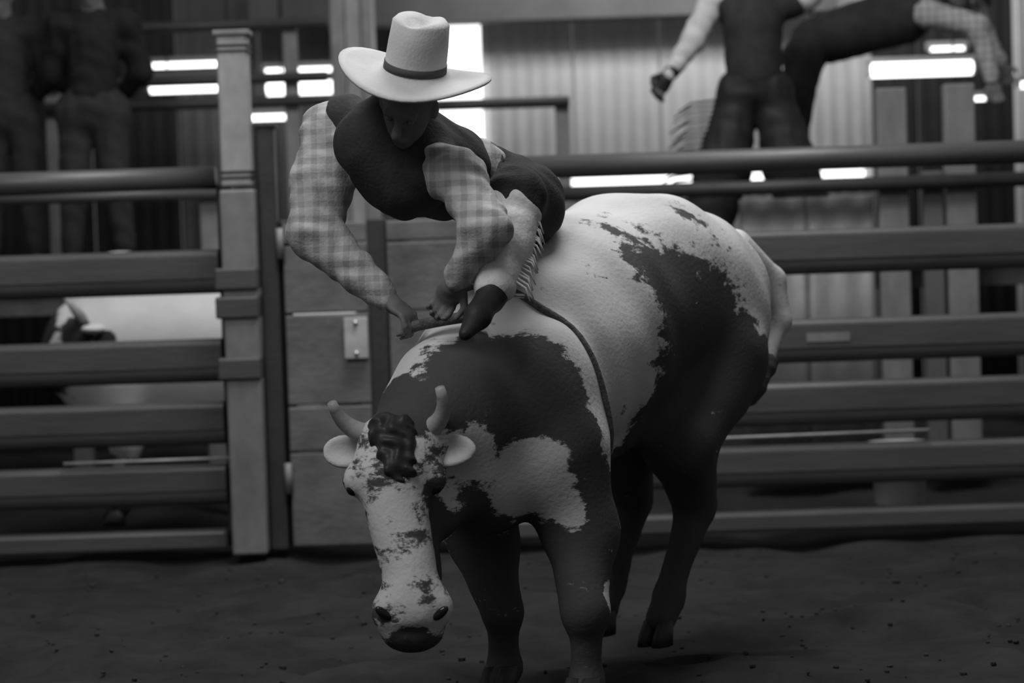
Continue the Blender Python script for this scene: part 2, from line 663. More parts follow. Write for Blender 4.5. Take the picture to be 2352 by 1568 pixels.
def chute_gate(x0, x1, label, nrows):
    t = thing('chute_gate', ((x0 + x1) / 2, FY, 0), label, 'gate')
    tube('top_rail', [(x0, FY, zf(386)), (x1, FY, zf(386))], 0.054, M['rail'], t)
    for a, b in nrows:
        rail_bar('rail', x0, x1, FY, zf(b), zf(a), 0.085, M['rail'], t, 0.03, 0.055)
    box('sill', x0, x1, FY - .06, FY + .06, -.02, zf(1193), M['rail'], t, .015)
    return t


lg = chute_gate(GX0, GX1, 'long steel chute gate of wide rails in front of the white bull', rows_)
rg = chute_gate(RX0, RX1, 'long steel chute gate of wide rails behind the bucking bull\'s rump', rows_)
for g, xs_ in ((lg, (GX0 + .05, GX1 + .03)), (rg, (RX0 + .05, RX1 - .1))):
    for x in xs_:
        box('upright', x - .035, x + .035, FY + .05, FY + .12, -.02, zf(400), M['darkrail'], g)
# pale scuffed sticker on the second rail
sx = W(1900, 780, FY).x
box('sticker', sx - .1, sx + .1, FY - .0465, FY - .0425, zf(806), zf(786), M['galvdull'], rg, 0)

# thin pale rods stand in for the highlights along the rail tops
for g, xa, xb, ya, yb in ((lg, W(150, 1040, FY).x, GX1 + .1, 1030, 1028), (rg, RX0, W(2130, 1000, FY).x, 1024, 1016)):
    tube('highlight_rod', [(xa, FY - .05, zf(ya)), (xb, FY - .05, zf(yb))], 0.008, M['galv'], g, 8)

# tall galvanised post
pa, pb = W(508, 400, 10.95).x, W(582, 400, 10.95).x
pt = thing('gate_post', ((pa + pb) / 2, 10.95, 0), 'tall pale galvanised square post beside the dark hinge post', 'post')
box('lit_upper_tube', pa + .004, pb - .004, 10.9, 11.03, wz(545, 428, 10.95), wz(545, 82, 10.95), M['galv'], pt, .01)  # paler steel stands in for the light on the post's upper half
box('shaded_lower_tube', pa - .006, pb + .006, 10.89, 11.04, -.03, wz(545, 436, 10.95), M['galvdull'], pt, .01)  # duller steel stands in for the dimmer light lower down
box('cap', pa - .01, pb + .01, 10.885, 11.045, wz(545, 82, 10.95), wz(545, 70, 10.95), M['galvdull'], pt, .004)
for y in (640, 705, 845):
    z = wz(545, y, 10.95)
    box('hinge', pa - .04, pb + .008, 10.87, 11.045, z - .05, z + .05, M['rail'], pt, .01)
for y in (105, 118, 395, 408):
    z = wz(545, y, 10.95)
    box('band', pa - .003, pb + .003, 10.895, 11.035, z - .005, z + .005, M['darkrail'], pt, 0)

# dark hinge post
ha, hb = W(600, 700, 11.0).x, W(642, 700, 11.0).x
hp = thing('hinge_post', ((ha + hb) / 2, 11.05, 0), 'dark steel hinge post between the galvanised post and the board gate', 'post')
box('tube', ha, hb, 11.0, 11.12, -.03, wz(610, 292, 11.0), M['darkrail'], hp, .012)
box('cap', ha - .01, hb + .01, 10.99, 11.13, wz(610, 292, 11.0), wz(610, 284, 11.0), M['darkrail'], hp, .004)
for y in (560, 1100):
    z = wz(610, y, 11.0)
    tube('hinge_pin', [(hb + .012, 11.0, z - .07), (hb + .012, 11.0, z + .07)], .018, M['galvdull'], hp, 10)

# board gate in the middle
b0, b1 = W(655, 700, 11.05).x, W(1105, 700, 11.05).x
bg = thing('board_gate', ((b0 + b1) / 2, 11.05, 0), 'worn board chute gate standing open behind the rider\'s arms', 'gate')
bz = [(510, 556), (560, 716), (720, 926), (931, 1032), (1036, 1250)]
for a, b in bz:
    za, zb = wz(800, a, 11.05), wz(800, b, 11.05)
    for (u, v) in ((b0, W(846, 700, 11.05).x), (W(893, 700, 11.05).x, b1)):
        box('board', u, v, 11.03 + random.uniform(-.006, .006), 11.075, max(zb, -.02), za, M['gate'], bg, .008)
box('stile', W(848, 700, 11.05).x, W(891, 700, 11.05).x, 11.04, 11.12, -.02, wz(870, 500, 11.05), M['darkrail'], bg, .01)
box('stile', b0 - .02, b0 + .03, 11.08, 11.13, -.02, wz(660, 505, 11.05), M['darkrail'], bg, .01)
box('stile', b1 - .03, b1 + .02, 11.08, 11.13, -.02, wz(1100, 500, 11.05), M['darkrail'], bg, .01)
l0, l1 = W(792, 770, 11.05).x, W(846, 770, 11.05).x
lp = box('highlight_plate', l0, l1, 11.0, 11.022, wz(820, 822, 11.05), wz(820, 728, 11.05), M['paleplate'], bg, .004)  # pale plate stands in for bright spots where the boards reflect light
for zz in (740, 810):
    tube('bolt', [((l0 + l1) / 2, 10.985, wz(820, zz, 11.05)), ((l0 + l1) / 2, 11.0, wz(820, zz, 11.05))], .01, M['steel'], lp, 8)

# rear fence of the chutes
RY = 12.9
rf = thing('chute_back_fence', (0, RY, 0), 'pipe fence with galvanised posts along the rear of the chutes', 'fence')
tube('pipe_rail', [(W(-150, 462, RY).x, RY, wz(320, 448, RY)), (W(520, 448, RY).x, RY, wz(320, 448, RY))], .032, M['rail'], rf)
tube('pipe_rail', [(W(1150, 440, RY).x, RY, wz(1950, 424, RY)), (W(2600, 440, RY).x, RY, wz(1950, 424, RY))], .04, M['darkrail'], rf)
for p0, p1, top, mt in ((456, 518, 436, 'galvdull'), (2024, 2093, 200, 'galvdull'), (2180, 2250, 190, 'galvdull'), (2126, 2172, 392, 'midwall')):
    box('post', W(p0, 500, RY).x, W(p1, 500, RY).x, RY + .05, RY + .15, 0, wz((p0 + p1) / 2, top, RY), M[mt], rf, .01)
x0, x1 = W(1700, 600, 13.0).x, W(2010, 600, 13.0).x
bp_ = thing('steel_screen', ((x0 + x1) / 2, 13.05, 0), 'grey steel sheet panel standing behind the chute below the platform', 'panel')
for i in range(2):
    sheet(x0 + (x1 - x0) * i / 2 + .003, x0 + (x1 - x0) * (i + 1) / 2 - .003, 0, wz(1900, 452, 13.0), M['galvdull'], 'sheet', 13.0, bp_, .16)

# helpers' platform
PZ = 1.22
pf = thing('platform', (0, 13.9, 0), 'plank platform behind the chutes that the helpers stand on', 'platform')
xx = -4.2
while xx < 4.2:
    box('plank', xx + .004, xx + .276, 13.2, 15.3, PZ - .045, PZ, M['wood'], pf, .004)
    xx += .28
for yy in (13.3, 15.1):
    box('joist', -4.2, 4.2, yy - .03, yy + .03, PZ - .2, PZ - .047, M['wood'], pf, .004)
    for x in (-4.0, -2.4, -.8, .8, 2.4, 4.0):
        box('leg', x - .05, x + .05, yy - .05, yy + .05, 0, PZ - .2, M['wood'], pf, .004)

# guard rails on the platform
GY = 15.0
def guard(label, px0, px1, ys_, posts, mt):
    t = thing('guard_rail', (W((px0 + px1) / 2, 200, GY).x, GY, PZ), label, 'railing')
    for y in ys_:
        z = wz((px0 + px1) / 2, y, GY)
        tube('pipe_rail', [(W(px0, y, GY).x, GY, z), (W(px1, y, GY).x, GY, z)], .034, M[mt], t)
    for p in posts:
        x = W(p, 200, GY).x
        box('post', x - .045, x + .045, GY + .034, GY + .11, PZ, wz((px0 + px1) / 2, min(ys_), GY) + .03, M['galvdull'], t, .008)
    return t
guard('dark pipe guard rail on the platform beside the strip lights', 60, 752, (62, 186, 240), (115, 668), 'darkrail')
guard('single dark pipe rail with one post crossing the white window', 850, 1308, (240,), (1290,), 'darkrail')

# strip lights hung over the chutes
def strip(px0, px1, y, th, label, Y=16.2):
    a, b = W(px0, y, Y), W(px1, y, Y)
    z = wz((px0 + px1) / 2, y, Y)
    h = th / F_PX * Y / 2
    t = thing('strip_light', ((a.x + b.x) / 2, Y, z), label, 'lamp', 'strip lights hung over the chutes')
    bm = bmesh.new()
    bm_tube(bm, [(a.x + .02, Y, z), (b.x - .02, Y, z)], h, 14)
    from_bm('tube', bm, M['glow'], t, True)
    box('housing', a.x, b.x, Y - .05, Y + .06, z + h * .9, z + h * .9 + .035, M['housing'], t, .004)
    for x in (a.x + .012, b.x - .012):
        box('end_cap', x - .012, x + .012, Y - .04, Y + .04, z - h * .9, z + h * .95, M['housing'], t, .003)
    for x in (lerp(a, b, .2).x, lerp(a, b, .8).x):
        tube('hanger_rod', [(x, Y, z + h * .9 + .03), (x, Y, 5.4)], .006, M['darkrail'], t, 6)
    return t
strip(338, 572, 194, 36, 'thick glowing strip light crossing behind the galvanised post', 16.00)
strip(606, 812, 201, 32, 'thick glowing strip light beside the rider\'s dark shoulder', 16.00)
strip(338, 572, 148, 13, 'thin glowing strip light hung above the thick one behind the galvanised post', 16.25)
strip(602, 835, 160, 12, 'thin glowing strip light beside the rider\'s hat brim', 16.25)
strip(524, 690, 270, 14, 'thin glowing strip light hung lowest, beside the rider\'s shoulder sleeve', 16.50)
strip(1992, 2240, 158, 34, 'thick glowing strip light under the bent-over helper', 16.00)
strip(2128, 2222, 112, 10, 'short thin strip light close above a thick one, under the helper\'s chest', 16.25)
strip(2190, 2270, 227, 10, 'short thin strip light below a thick one, beside the helper\'s sleeve', 16.50)
strip(2334, 2430, 194, 16, 'thin strip light beyond the bent-over helper\'s hands', 16.00)

# pale bucket behind the rails
bx, by = W(2066, 1130, 11.7).x, 11.7
bk = thing('bucket', (bx, by, 0), 'pale plastic bucket on the dirt behind the lowest rail', 'bucket')
bm = bmesh.new()
prof = [(.0, .0), (.11, .0), (.12, .02), (.145, .3), (.155, .3), (.155, .315), (.14, .315), (.115, .03), (0, .03)]
rings = []
for r, z in prof:
    rings.append([bm.verts.new((bx + r * math.cos(k * math.pi / 12), by + r * math.sin(k * math.pi / 12), z)) for k in range(24)] if r else [bm.verts.new((bx, by, z))])
for a, b in zip(rings[:-1], rings[1:]):
    for k in range(24):
        if len(a) == 1: bm.faces.new((a[0], b[k], b[(k + 1) % 24]))
        elif len(b) == 1: bm.faces.new((a[k], b[0], a[(k + 1) % 24]))
        else: bm.faces.new((a[k], a[(k + 1) % 24], b[(k + 1) % 24], b[k]))
from_bm('shell', bm, M['bucket'], bk, True)
tube('handle', [(bx + .157 * math.cos(a), by - .12 * math.sin(a), .3 - .04 * math.sin(a)) for a in np.linspace(0, math.pi, 13)], .005, M['steel'], bk, 6)

# ------------------------------------------------------------------ animals
def vset(o, V, val):
    at = o.data.attributes.new('patch', 'FLOAT', 'POINT')
    at.data.foreach_set('value', val.astype(np.float32))


def patches(V, spots, base=0.0):
    """hide pattern: each spot (centre, radius, +1 black / -1 white) with soft borders"""
    val = np.full(len(V), base)
    for c, r, s in spots:
        d = np.linalg.norm(V - np.array(c), axis=1)
        w = np.clip((r - d) / (0.75 * r) + 0.5, 0, 1)
        w = w * w * (3 - 2 * w)
        val = val * (1 - w) + max(s, 0.0) * w
    return val


def hoof(p, fwd, parent, r=0.06):
    f = Vector((fwd[0], fwd[1], 0)).normalized()
    rt = Vector((f.y, -f.x, 0))
    hf = None
    for s in (-1, 1):
        c = Vector(p) + rt * s * r * .45
        bm = bmesh.new()
        ring = []
        for z, sc, sh in ((0, 1.0, .02), (.035, .92, .012), (.08, .72, -.01)):
            ring.append([bm.verts.new(c + f * (sh + math.cos(t) * r * .95 * sc) + rt * math.sin(t) * r * .5 * sc + Vector((0, 0, z))) for t in np.linspace(0, 2 * math.pi, 12, endpoint=False)])
        for a, b in zip(ring[:-1], ring[1:]):
            for k in range(12):
                bm.faces.new((a[k], a[(k + 1) % 12], b[(k + 1) % 12], b[k]))
        bm.faces.new(ring[0][::-1]); bm.faces.new(ring[-1])
        from_bm('hoof', bm, M['hoof'], parent, True)


# --- the bucking bull: head down towards the camera, back arched, hind legs drawn under
BF = (W(1140, 930, 7.35) - W(1570, 690, 8.4)).normalized()
BL = Vector((-BF.y, BF.x, 0)).normalized()
if BL.x < 0:
    BL = -BL                                 # towards the near flank (image right, to the camera)
BU = BF.cross(BL).normalized()
if BU.z < 0: BU = -BU
AX = [BF, BL, BU]
bull = thing('bull', (W(1300, 1400, 7.6).x, 7.6, 0), 'black and white piebald bull bucking under the rider, head down', 'bull')
K = 0.09
B = [
    ell(W(1585, 705, 8.42), (.34, .27, .325), AX, K),          # pelvis
    ell(W(1500, 675, 8.25), (.34, .29, .345), AX, K),          # loin
    ell(W(1420, 695, 8.1), (.34, .31, .37), AX, K),
    ell(W(1325, 755, 7.85), (.36, .33, .375), AX, K),          # barrel
    ell(W(1225, 840, 7.6), (.34, .32, .36), AX, K),            # chest
    ell(W(1150, 930, 7.4), (.30, .27, .33), AX, K),            # shoulders
    ell(W(1090, 835, 7.3), (.22, .13, .18), AX, K),            # hump
    ell(W(1110, 1060, 7.2), (.2, .19, .22), AX, K),            # brisket
    cap(W(1130, 895, 7.35), W(1040, 940, 7.1), .23, .19, K),   # neck
    cap(W(1040, 940, 7.1), W(945, 1010, 6.97), .18, .13, K),
    cap(W(1060, 1090, 7.1), W(1000, 1180, 6.98), .12, .07, .07),  # dewlap
    # head
    ell(W(905, 1010, 6.9), (.105, .09, .075), None, .05),         # poll
    ell(W(903, 1075, 6.86), (.125, .09, .1), None, .05),          # forehead
    cap(W(905, 1100, 6.84), W(940, 1340, 6.74), .1, .076, .05),   # bridge of the nose
    ell(W(948, 1400, 6.72), (.118, .08, .085), None, .04),        # muzzle
    ell(W(950, 1455, 6.74), (.09, .07, .05), None, .03),          # lower lip
    cap(W(935, 1130, 6.97), W(955, 1370, 6.84), .1, .07, .05),    # jaw
    ell(W(815, 1105, 6.85), (.035, .05, .04), None, .03),         # brow bones
    ell(W(1000, 1100, 6.85), (.035, .05, .04), None, .03),
    neg(ell(W(892, 1410, 6.63), (.022, .03, .015), None, .015)),  # nostrils
    neg(ell(W(1006, 1410, 6.63), (.022, .03, .015), None, .015)),
    neg(cap(W(880, 1452, 6.66), W(1020, 1452, 6.66), .008, .008, .012)),  # mouth line
    # near fore leg
    ell(W(1275, 950, 7.2), (.2, .12, .27), AX, K),
    cap(W(1285, 1040, 7.2), W(1330, 1210, 7.22), .15, .115, .07),
    cap(W(1330, 1210, 7.22), W(1345, 1400, 7.1), .11, .07, .05),
    ell(W(1345, 1405, 7.1), (.07, .07, .075), None, .03),
    cap(W(1345, 1420, 7.1), W(1350, 1560, 7.12), .052, .048, .03),
    cap(W(1350, 1560, 7.12), W(1338, 1610, 7.06), .052, .05, .03),
    # far fore leg
    cap(W(1060, 1060, 7.42), W(1110, 1240, 7.45), .14, .11, .07),
    cap(W(1110, 1240, 7.45), W(1150, 1400, 7.33), .1, .068, .05),
    cap(W(1150, 1410, 7.33), W(1160, 1530, 7.36), .052, .047, .03),
    cap(W(1160, 1530, 7.36), W(1148, 1568, 7.3), .05, .048, .03),
    # near hind leg
    ell(W(1630, 790, 8.3), (.22, .15, .3), AX, K),
    cap(W(1630, 830, 8.28), W(1560, 1010, 8.05), .19, .135, .07),
    cap(W(1560, 1010, 8.05), W(1600, 1160, 8.2), .12, .075, .05),
    cap(W(1600, 1160, 8.2), W(1535, 1370, 8.08), .062, .047, .03),
    cap(W(1535, 1370, 8.08), W(1515, 1425, 8.02), .052, .05, .03),
    # far hind leg
    cap(W(1470, 800, 8.5), W(1430, 1000, 8.25), .18, .13, .07),
    cap(W(1430, 1000, 8.25), W(1450, 1150, 8.42), .12, .075, .05),
    cap(W(1450, 1150, 8.42), W(1400, 1350, 8.3), .062, .047, .03),
    cap(W(1400, 1350, 8.3), W(1385, 1400, 8.24), .052, .05, .03),
    cap(W(1300, 1000, 7.8), W(1450, 900, 8.05), .16, .14, .08),     # belly
    # tail head and tail against the rump
    cap(W(1690, 560, 8.62), W(1775, 640, 8.72), .06, .045, .06),
    cap(W(1775, 640, 8.72), W(1795, 740, 8.7), .042, .034, .03),
    cap(W(1795, 740, 8.7), W(1760, 840, 8.62), .034, .028, .03),
]


def muscle(X, Y, Z):
    return 0.006 * np.sin(21 * X + 5 * Z + 3 * np.sin(9 * Y)) * np.sin(17 * Z + 7 * Y)


me, V = sdf_mesh('body', B, 0.0125, muscle)
VB = V
bo = finish('body', me, M['hide'], bull, True)
spots = [
    (W(1400, 600, 7.8), .17, .42), (W(1600, 600, 8.15), .16, .4), (W(1330, 690, 7.6), .12, .36), (W(1000, 830, 7.0), .08, .42), (W(1540, 530, 8.1), .09, .45), (W(1380, 900, 7.5), .1, .36),
    (W(1430, 640, 7.75), .13, 1), (W(1500, 700, 7.85), .2, 1), (W(1580, 780, 8.0), .25, 1), (W(1560, 900, 8.0), .32, 1), (W(1650, 900, 8.2), .27, 1),
    (W(1580, 1080, 8.0), .33, 1), (W(1450, 1050, 8.1), .3, 1), (W(1440, 1250, 8.2), .4, 1), (W(1550, 1300, 8.05), .25, 1),  # belly and hind legs: black hide with their shadow painted in
    (W(1440, 830, 7.75), .12, 1),
    (W(1120, 850, 7.02), .13, 1), (W(1210, 860, 7.0), .16, 1), (W(1290, 950, 7.0), .17, 1), (W(1335, 1060, 7.0), .15, 1), (W(1050, 900, 6.95), .1, 1),
    (W(1110, 950, 6.95), .15, 1), (W(1400, 1170, 7.1), .15, 1), (W(1390, 1270, 7.1), .16, 1),
    (W(1340, 1400, 7.1), .26, 1), (W(1200, 1350, 7.3), .3, 1), (W(1100, 1480, 7.3), .28, 1), (W(1330, 1560, 7.1), .2, 1),
    (W(1060, 1250, 7.1), .2, 1), (W(1050, 1120, 7.05), .1, 1),
    (W(1230, 1110, 7.0), .135, -1), (W(1300, 1180, 7.05), .07, -1), (W(1060, 1020, 6.95), .09, -1), (W(1410, 1370, 7.1), .05, -1),
    (W(1420, 600, 7.85), .05, -1),
    (W(1085, 795, 7.1), .05, 1),
    # head: pale blaze, dark jaw and muzzle end, dark neck
    (W(1040, 1300, 6.9), .12, 1), (W(1010, 1180, 6.85), .07, 1), (W(790, 1120, 6.88), .06, 1), (W(1000, 1130, 6.8), .05, 1),
    (W(950, 1490, 6.7), .085, 1), (W(990, 930, 6.85), .1, 1), (W(900, 930, 6.95), .1, 1),
]
rV = V - np.array(W(920, 1210, 6.85))
val = np.where((np.abs(rV[:, 0]) < .2) & (np.abs(rV[:, 2]) < .36) & (V[:, 1] < 6.95), .4, 0.0)      # roan face, greyed further for the little light it gets
val = np.maximum(val * (1 - patches(V, [(W(905, 1200, 6.74), .07, 1), (W(925, 1290, 6.7), .06, 1), (W(940, 1380, 6.66), .05, 1)]) * .4), patches(V, spots))
# legs and underside black low down: hide pattern, plus belly shadow put into colour
vset(bo, V, val)

for p, f in ((W(1338, 1612, 7.06), BF), (W(1148, 1572, 7.3), BF), (W(1510, 1432, 8.0), BF), (W(1380, 1408, 8.22), BF)):
    hoof((p.x, p.y, max(p.z - .07, 0.0)), f, bull)
for base, midp, tip in ((W(850, 1000, 6.9), W(785, 985, 6.9), W(762, 925, 6.86)), (W(965, 995, 6.9), W(1040, 970, 6.84), W(1010, 890, 6.8))):
    pts = [lerp(lerp(base, midp, t), lerp(midp, tip, t), t) for t in np.linspace(0, 1, 9)]
    tube('horn', pts, [.034 - .02 * t for t in np.linspace(0, 1, 9)], M['horn'], bull)
for base, tip in ((W(840, 1040, 6.92), W(748, 1035, 6.95)), (W(975, 1040, 6.92), W(1085, 1030, 6.86))):
    ax = (Vector(tip) - Vector(base)).normalized()
    L = (Vector(tip) - Vector(base)).length
    side = ax.cross(Vector((0, -1, .2))).normalized()
    nrm = ax.cross(side)
    c = lerp(base, tip, .5)
    me, V2 = sdf_mesh('ear', [ell(c, (L * .58, .05, .022), [ax, side, nrm], .02), neg(ell(c - nrm * .02 * (1 if nrm.y > 0 else -1) + ax * .01, (L * .4, .032, .02), [ax, side, nrm], .02))], .006)
    e = finish('ear', me, M['hide'], bull, True)
    vset(e, V2, np.full(len(V2), .15))
for c in (W(812, 1122, 6.825), W(1000, 1118, 6.825)):
    bm = bmesh.new()
    bmesh.ops.create_uvsphere(bm, u_segments=14, v_segments=10, radius=.021, matrix=Matrix.Translation(c))
    from_bm('eye', bm, M['eye'], bull, True)
for c, s_ in ((W(880, 1408, 6.655), -1), (W(1012, 1408, 6.655), 1)):
    ax_ = Vector((.75 * s_, 0, .65)).normalized()
    body('nostril', [ell(c, (.03, .012, .014), [ax_, Vector((0, 1, 0)), ax_.cross(Vector((0, 1, 0)))], .01)], .005, M['eye'], bull)
body('forelock', [cap(W(880, 985, 6.83), W(900, 1070, 6.76), .045, .03, .02), cap(W(920, 985, 6.83), W(930, 1080, 6.76), .045, .03, .02), cap(W(905, 1000, 6.8), W(915, 1100, 6.76), .04, .02, .02)], .007, M['hoof'], bull, folds(.009, 130))
# tail switch
me, V2 = sdf_mesh('tail_switch', [cap(W(1762, 835, 8.62), W(1715, 890, 8.55), .04, .06, .03), cap(W(1715, 890, 8.55), W(1660, 960, 8.5), .055, .02, .03)], .01, folds(.006, 90))
e = finish('tail_switch', me, M['hide'], bull, True)
vset(e, V2, np.full(len(V2), .8))

# hand-hold rope over the withers
rp = thing('bull_rope', W(1010, 745, 7.12), 'braided bull rope over the withers, gripped by the rider', 'rope')
hp_ = [W(940, 752, 7.12), W(985, 742, 7.1), W(1030, 728, 7.08), W(1090, 725, 7.1)]
tube('handhold', [lerp(lerp(hp_[0], hp_[1], t), lerp(hp_[2], hp_[3], t), t) + Vector((0, 0, .0)) for t in np.linspace(0, 1, 9)], .017, M['rope'], rp, 10)
from mathutils.bvhtree import BVHTree
tree = BVHTree.FromPolygons([Vector(v) for v in VB], [tuple(p.vertices) for p in bo.data.polygons])
rb = []
cR = W(1165, 905, 7.43)
for a in np.linspace(0, 2 * math.pi, 57):
    dr = BU * math.cos(a) + BL * math.sin(a)
    loc, nrm, _, _ = tree.ray_cast(cR + dr * .7, -dr)
    if loc is not None:
        rb.append(loc + dr * .006)
for it in range(2):
    rb = [rb[i] if i in (0, len(rb) - 1) else (rb[i - 1] + rb[i] * 2 + rb[i + 1]) / 4 for i in range(len(rb))]
tube('strap', rb, .012, M['rope'], rp, 8)

# --- white bull waiting in the chute behind the left rails
wb = thing('bull', (W(380, 900, 12.1).x, 12.1, 0), 'white bull standing in the chute behind the steel rails', 'bull')
CY = 12.1
def C(px, py, dy=0): return W(px, py, CY + dy) - Vector((0, 0, .11 if py < 900 else 0))
WB = [
    ell(C(300, 765), (.42, .3, .4), None, .1), ell(C(470, 755), (.5, .31, .42), None, .1), ell(C(640, 760), (.45, .3, .4), None, .1),
    ell(C(275, 590), (.22, .16, .14), None, .1),
    cap(C(250, 700), C(175, 725, -.05), .22, .15, .08),
    cap(C(180, 715, -.06), C(110, 790, -.1), .12, .085, .05), ell(C(98, 808, -.1), (.085, .09, .075), None, .04),
    cap(C(200, 770, -.02), C(130, 815, -.06), .1, .07, .05),
]
for sx in (280, 690):
    for dy in (-.17, .17):
        WB += [cap(C(sx, 830, dy), C(sx + 10, 1010, dy), .14, .09, .06), cap(C(sx + 10, 1010, dy), C(sx + 5, 1120, dy), .075, .055, .04), cap(C(sx + 5, 1120, dy), C(sx, 1165, dy), .05, .05, .03)]
me, V = sdf_mesh('body', WB, 0.016)
o = finish('body', me, M['hide2'], wb, True)
vset(o, V, patches(V, [(C(110, 800, -.15), .13, 1), (C(180, 725, -.2), .1, 1), (C(240, 735, -.3), .06, 1), (C(60, 880, -.2), .14, 1), (C(280, 1110, 0), .25, 1), (C(690, 1110, 0), .25, 1), (C(90, 700, -.1), .12, 1)]))
for sx in (278, 688):
    for dy in (-.17, .17):
        p = C(sx, 1170, dy)
        hoof((p.x - .02, p.y, 0.0), (-1, 0, 0), wb, .055)
for dy, s in ((-.2, -1), (.06, 1)):
    b_ = C(195, 690, dy); 
    tube('horn', [b_, b_ + Vector((-.03, .08 * s, .06)), b_ + Vector((-.08, .1 * s, .13))], [.03, .024, .01], M['horn'], wb, 10)
    me, V2 = sdf_mesh('ear', [ell(b_ + Vector((.05, .08 * s, -.03)), (.06, .1, .025), None, .02)], .008)
    e = finish('ear', me, M['hide2'], wb, True); vset(e, V2, np.zeros(len(V2)))


# ------------------------------------------------------------------ people
def hand_prims(wrist, d, palm_n, r=1.0, curl=0.7, thumb_side=1):
    """palm, four unequal bent fingers and a thumb from the side of the palm"""
    d = Vector(d).normalized()
    n = Vector(palm_n)
    n = (n - d * n.dot(d)).normalized()          # the way the fingers curl
    s = d.cross(n)
    w = Vector(wrist)
    out = [ell(w + d * .05 * r, (.05 * r, .042 * r, .018 * r), [d, s, n], .012)]
    for i, (off, L) in enumerate(((-.03, .062), (-.01, .075), (.011, .07), (.03, .054))):
        a = w + d * .085 * r + s * off * r
        ang = 0.35 + curl * .35
        p = a
        for j, f in enumerate((.42, .33, .25)):
            dirn = d * math.cos(ang) + n * math.sin(ang)
            q_ = p + dirn * L * f * r * 1.15
            out.append(cap(p, q_, (.0098 - j * .0008) * r, (.0092 - j * .0008) * r, .006))
            p = q_
            ang += curl * 1.05
    a = w + d * .025 * r - s * .036 * r * thumb_side
    b_ = a + d * .035 * r - s * .026 * r * thumb_side + n * .012 * r
    c_ = b_ + d * .032 * r + s * .006 * r * thumb_side + n * .02 * r
    out += [cap(a, b_, .0135 * r, .0115 * r, .01), cap(b_, c_, .011 * r, .009 * r, .006)]
    return out


def head_prims(c, face, up):
    r, f, u = frame(face, up)
    c = Vector(c)
    A = [r, f, u]
    P = [ell(c + u * .02 - f * .012, (.076, .096, .1), A, .03),
         ell(c + f * .02 - u * .05, (.058, .07, .07), A, .03),
         ell(c + f * .065 - u * .092, (.026, .024, .022), A, .02),            # chin
         cap(c + f * .09 + u * .012, c + f * .118 - u * .022, .011, .016, .012),  # nose
         cap(c + f * .082 + u * .026 - r * .04, c + f * .082 + u * .026 + r * .04, .012, .012, .015),  # brow
         cap(c + f * .088 - u * .06 - r * .018, c + f * .088 - u * .06 + r * .018, .0085, .0085, .008),   # lips
         cap(c + f * .086 - u * .07 - r * .014, c + f * .086 - u * .07 + r * .014, .008, .008, .008)]
    for s in (-1, 1):
        P.append(ell(c + r * .078 * s - u * .01 - f * .008, (.012, .022, .032), A, .008))
        P.append(neg(ell(c + f * .098 + u * .008 + r * .032 * s, (.017, .014, .011), A, .01)))
    return P, A


def add_eyes(c, A, parent, lids=False):
    r, f, u = A
    for s in (-1, 1):
        bm = bmesh.new()
        bmesh.ops.create_uvsphere(bm, u_segments=12, v_segments=8, radius=.011, matrix=Matrix.Translation(Vector(c) + f * .079 + u * .008 + r * .032 * s))
        e = from_bm('eye', bm, M['skin'] if lids else M['white'], parent, True)
        if lids:
            continue
        bm = bmesh.new()
        bmesh.ops.create_uvsphere(bm, u_segments=10, v_segments=6, radius=.007, matrix=Matrix.Translation(Vector(c) + f * .0855 + u * .006 + r * .032 * s))
        from_bm('pupil', bm, M['eye'], e, True)


def cowboy_hat(name, c, face, up, mt, parent, ra=.185, rf=.215, curl=.07, h=.135):
    r, f, u = frame(face, up)
    c = Vector(c)
    bm = bmesh.new()
    n = 40
    top = []
    # (radius fraction of the brim) rings on the brim, then the crown, then the dent
    def brim(fr, dz):
        out = []
        for k in range(n):
            t = 2 * math.pi * k / n
            cs, sn = math.cos(t), math.sin(t)
            x, y = ra * fr * cs, rf * fr * sn
            z = curl * abs(cs) ** 2.6 * max(0, (fr - .45) / .55) ** 1.5 - .03 * abs(sn) ** 3 * max(0, (fr - .45) / .55)
            out.append(bm.verts.new(c + r * x + f * y + u * (z + dz)))
        return out
    def crown(sx, sy, z, pinch, dent):
        out = []
        for k in range(n):
            t = 2 * math.pi * k / n
            cs, sn = math.cos(t), math.sin(t)
            x = sx * cs * (1 - pinch * max(0, sn) ** 2)
            y = sy * sn
            out.append(bm.verts.new(c + r * x + f * y + u * (z - dent * math.exp(-(x / .03) ** 2))))
        return out
    rings = [brim(.46, -.004), brim(.6, -.005), brim(.75, -.005), brim(.9, -.004), brim(1, -.003), brim(1, .004), brim(.9, .004), brim(.75, .003), brim(.6, .002), brim(.5, .003),
             crown(.088, .104, .012, 0, 0), crown(.088, .102, .05, .03, 0), crown(.087, .098, .09, .12, 0), crown(.083, .092, h - .014, .22, 0), crown(.07, .08, h, .25, .012), crown(.035, .055, h, .3, .03), crown(.014, .03, h - .008, .2, .03)]
    for a, b in zip(rings[:-1], rings[1:]):
        for k in range(n):
            bm.faces.new((a[k], a[(k + 1) % n], b[(k + 1) % n], b[k]))
    bm.faces.new(rings[-1])
    bm.faces.new(rings[0][::-1])
    o = from_bm(name, bm, mt, parent, True)
    bm = bmesh.new()
    R_ = []
    for z, e in ((.012, .0), (.012, .0035), (.034, .0025), (.034, 0)):
        R_.append([bm.verts.new(c + r * (.088 + e) * math.cos(t) + f * (.104 + e - z * .08) * math.sin(t) + u * z) for t in np.linspace(0, 2 * math.pi, n, endpoint=False)])
    for a, b in zip(R_, R_[1:] + R_[:1]):
        for k in range(n):
            bm.faces.new((a[k], a[(k + 1) % n], b[(k + 1) % n], b[k]))
    from_bm('hat_band', bm, M['hatband'], o, True)
    return o


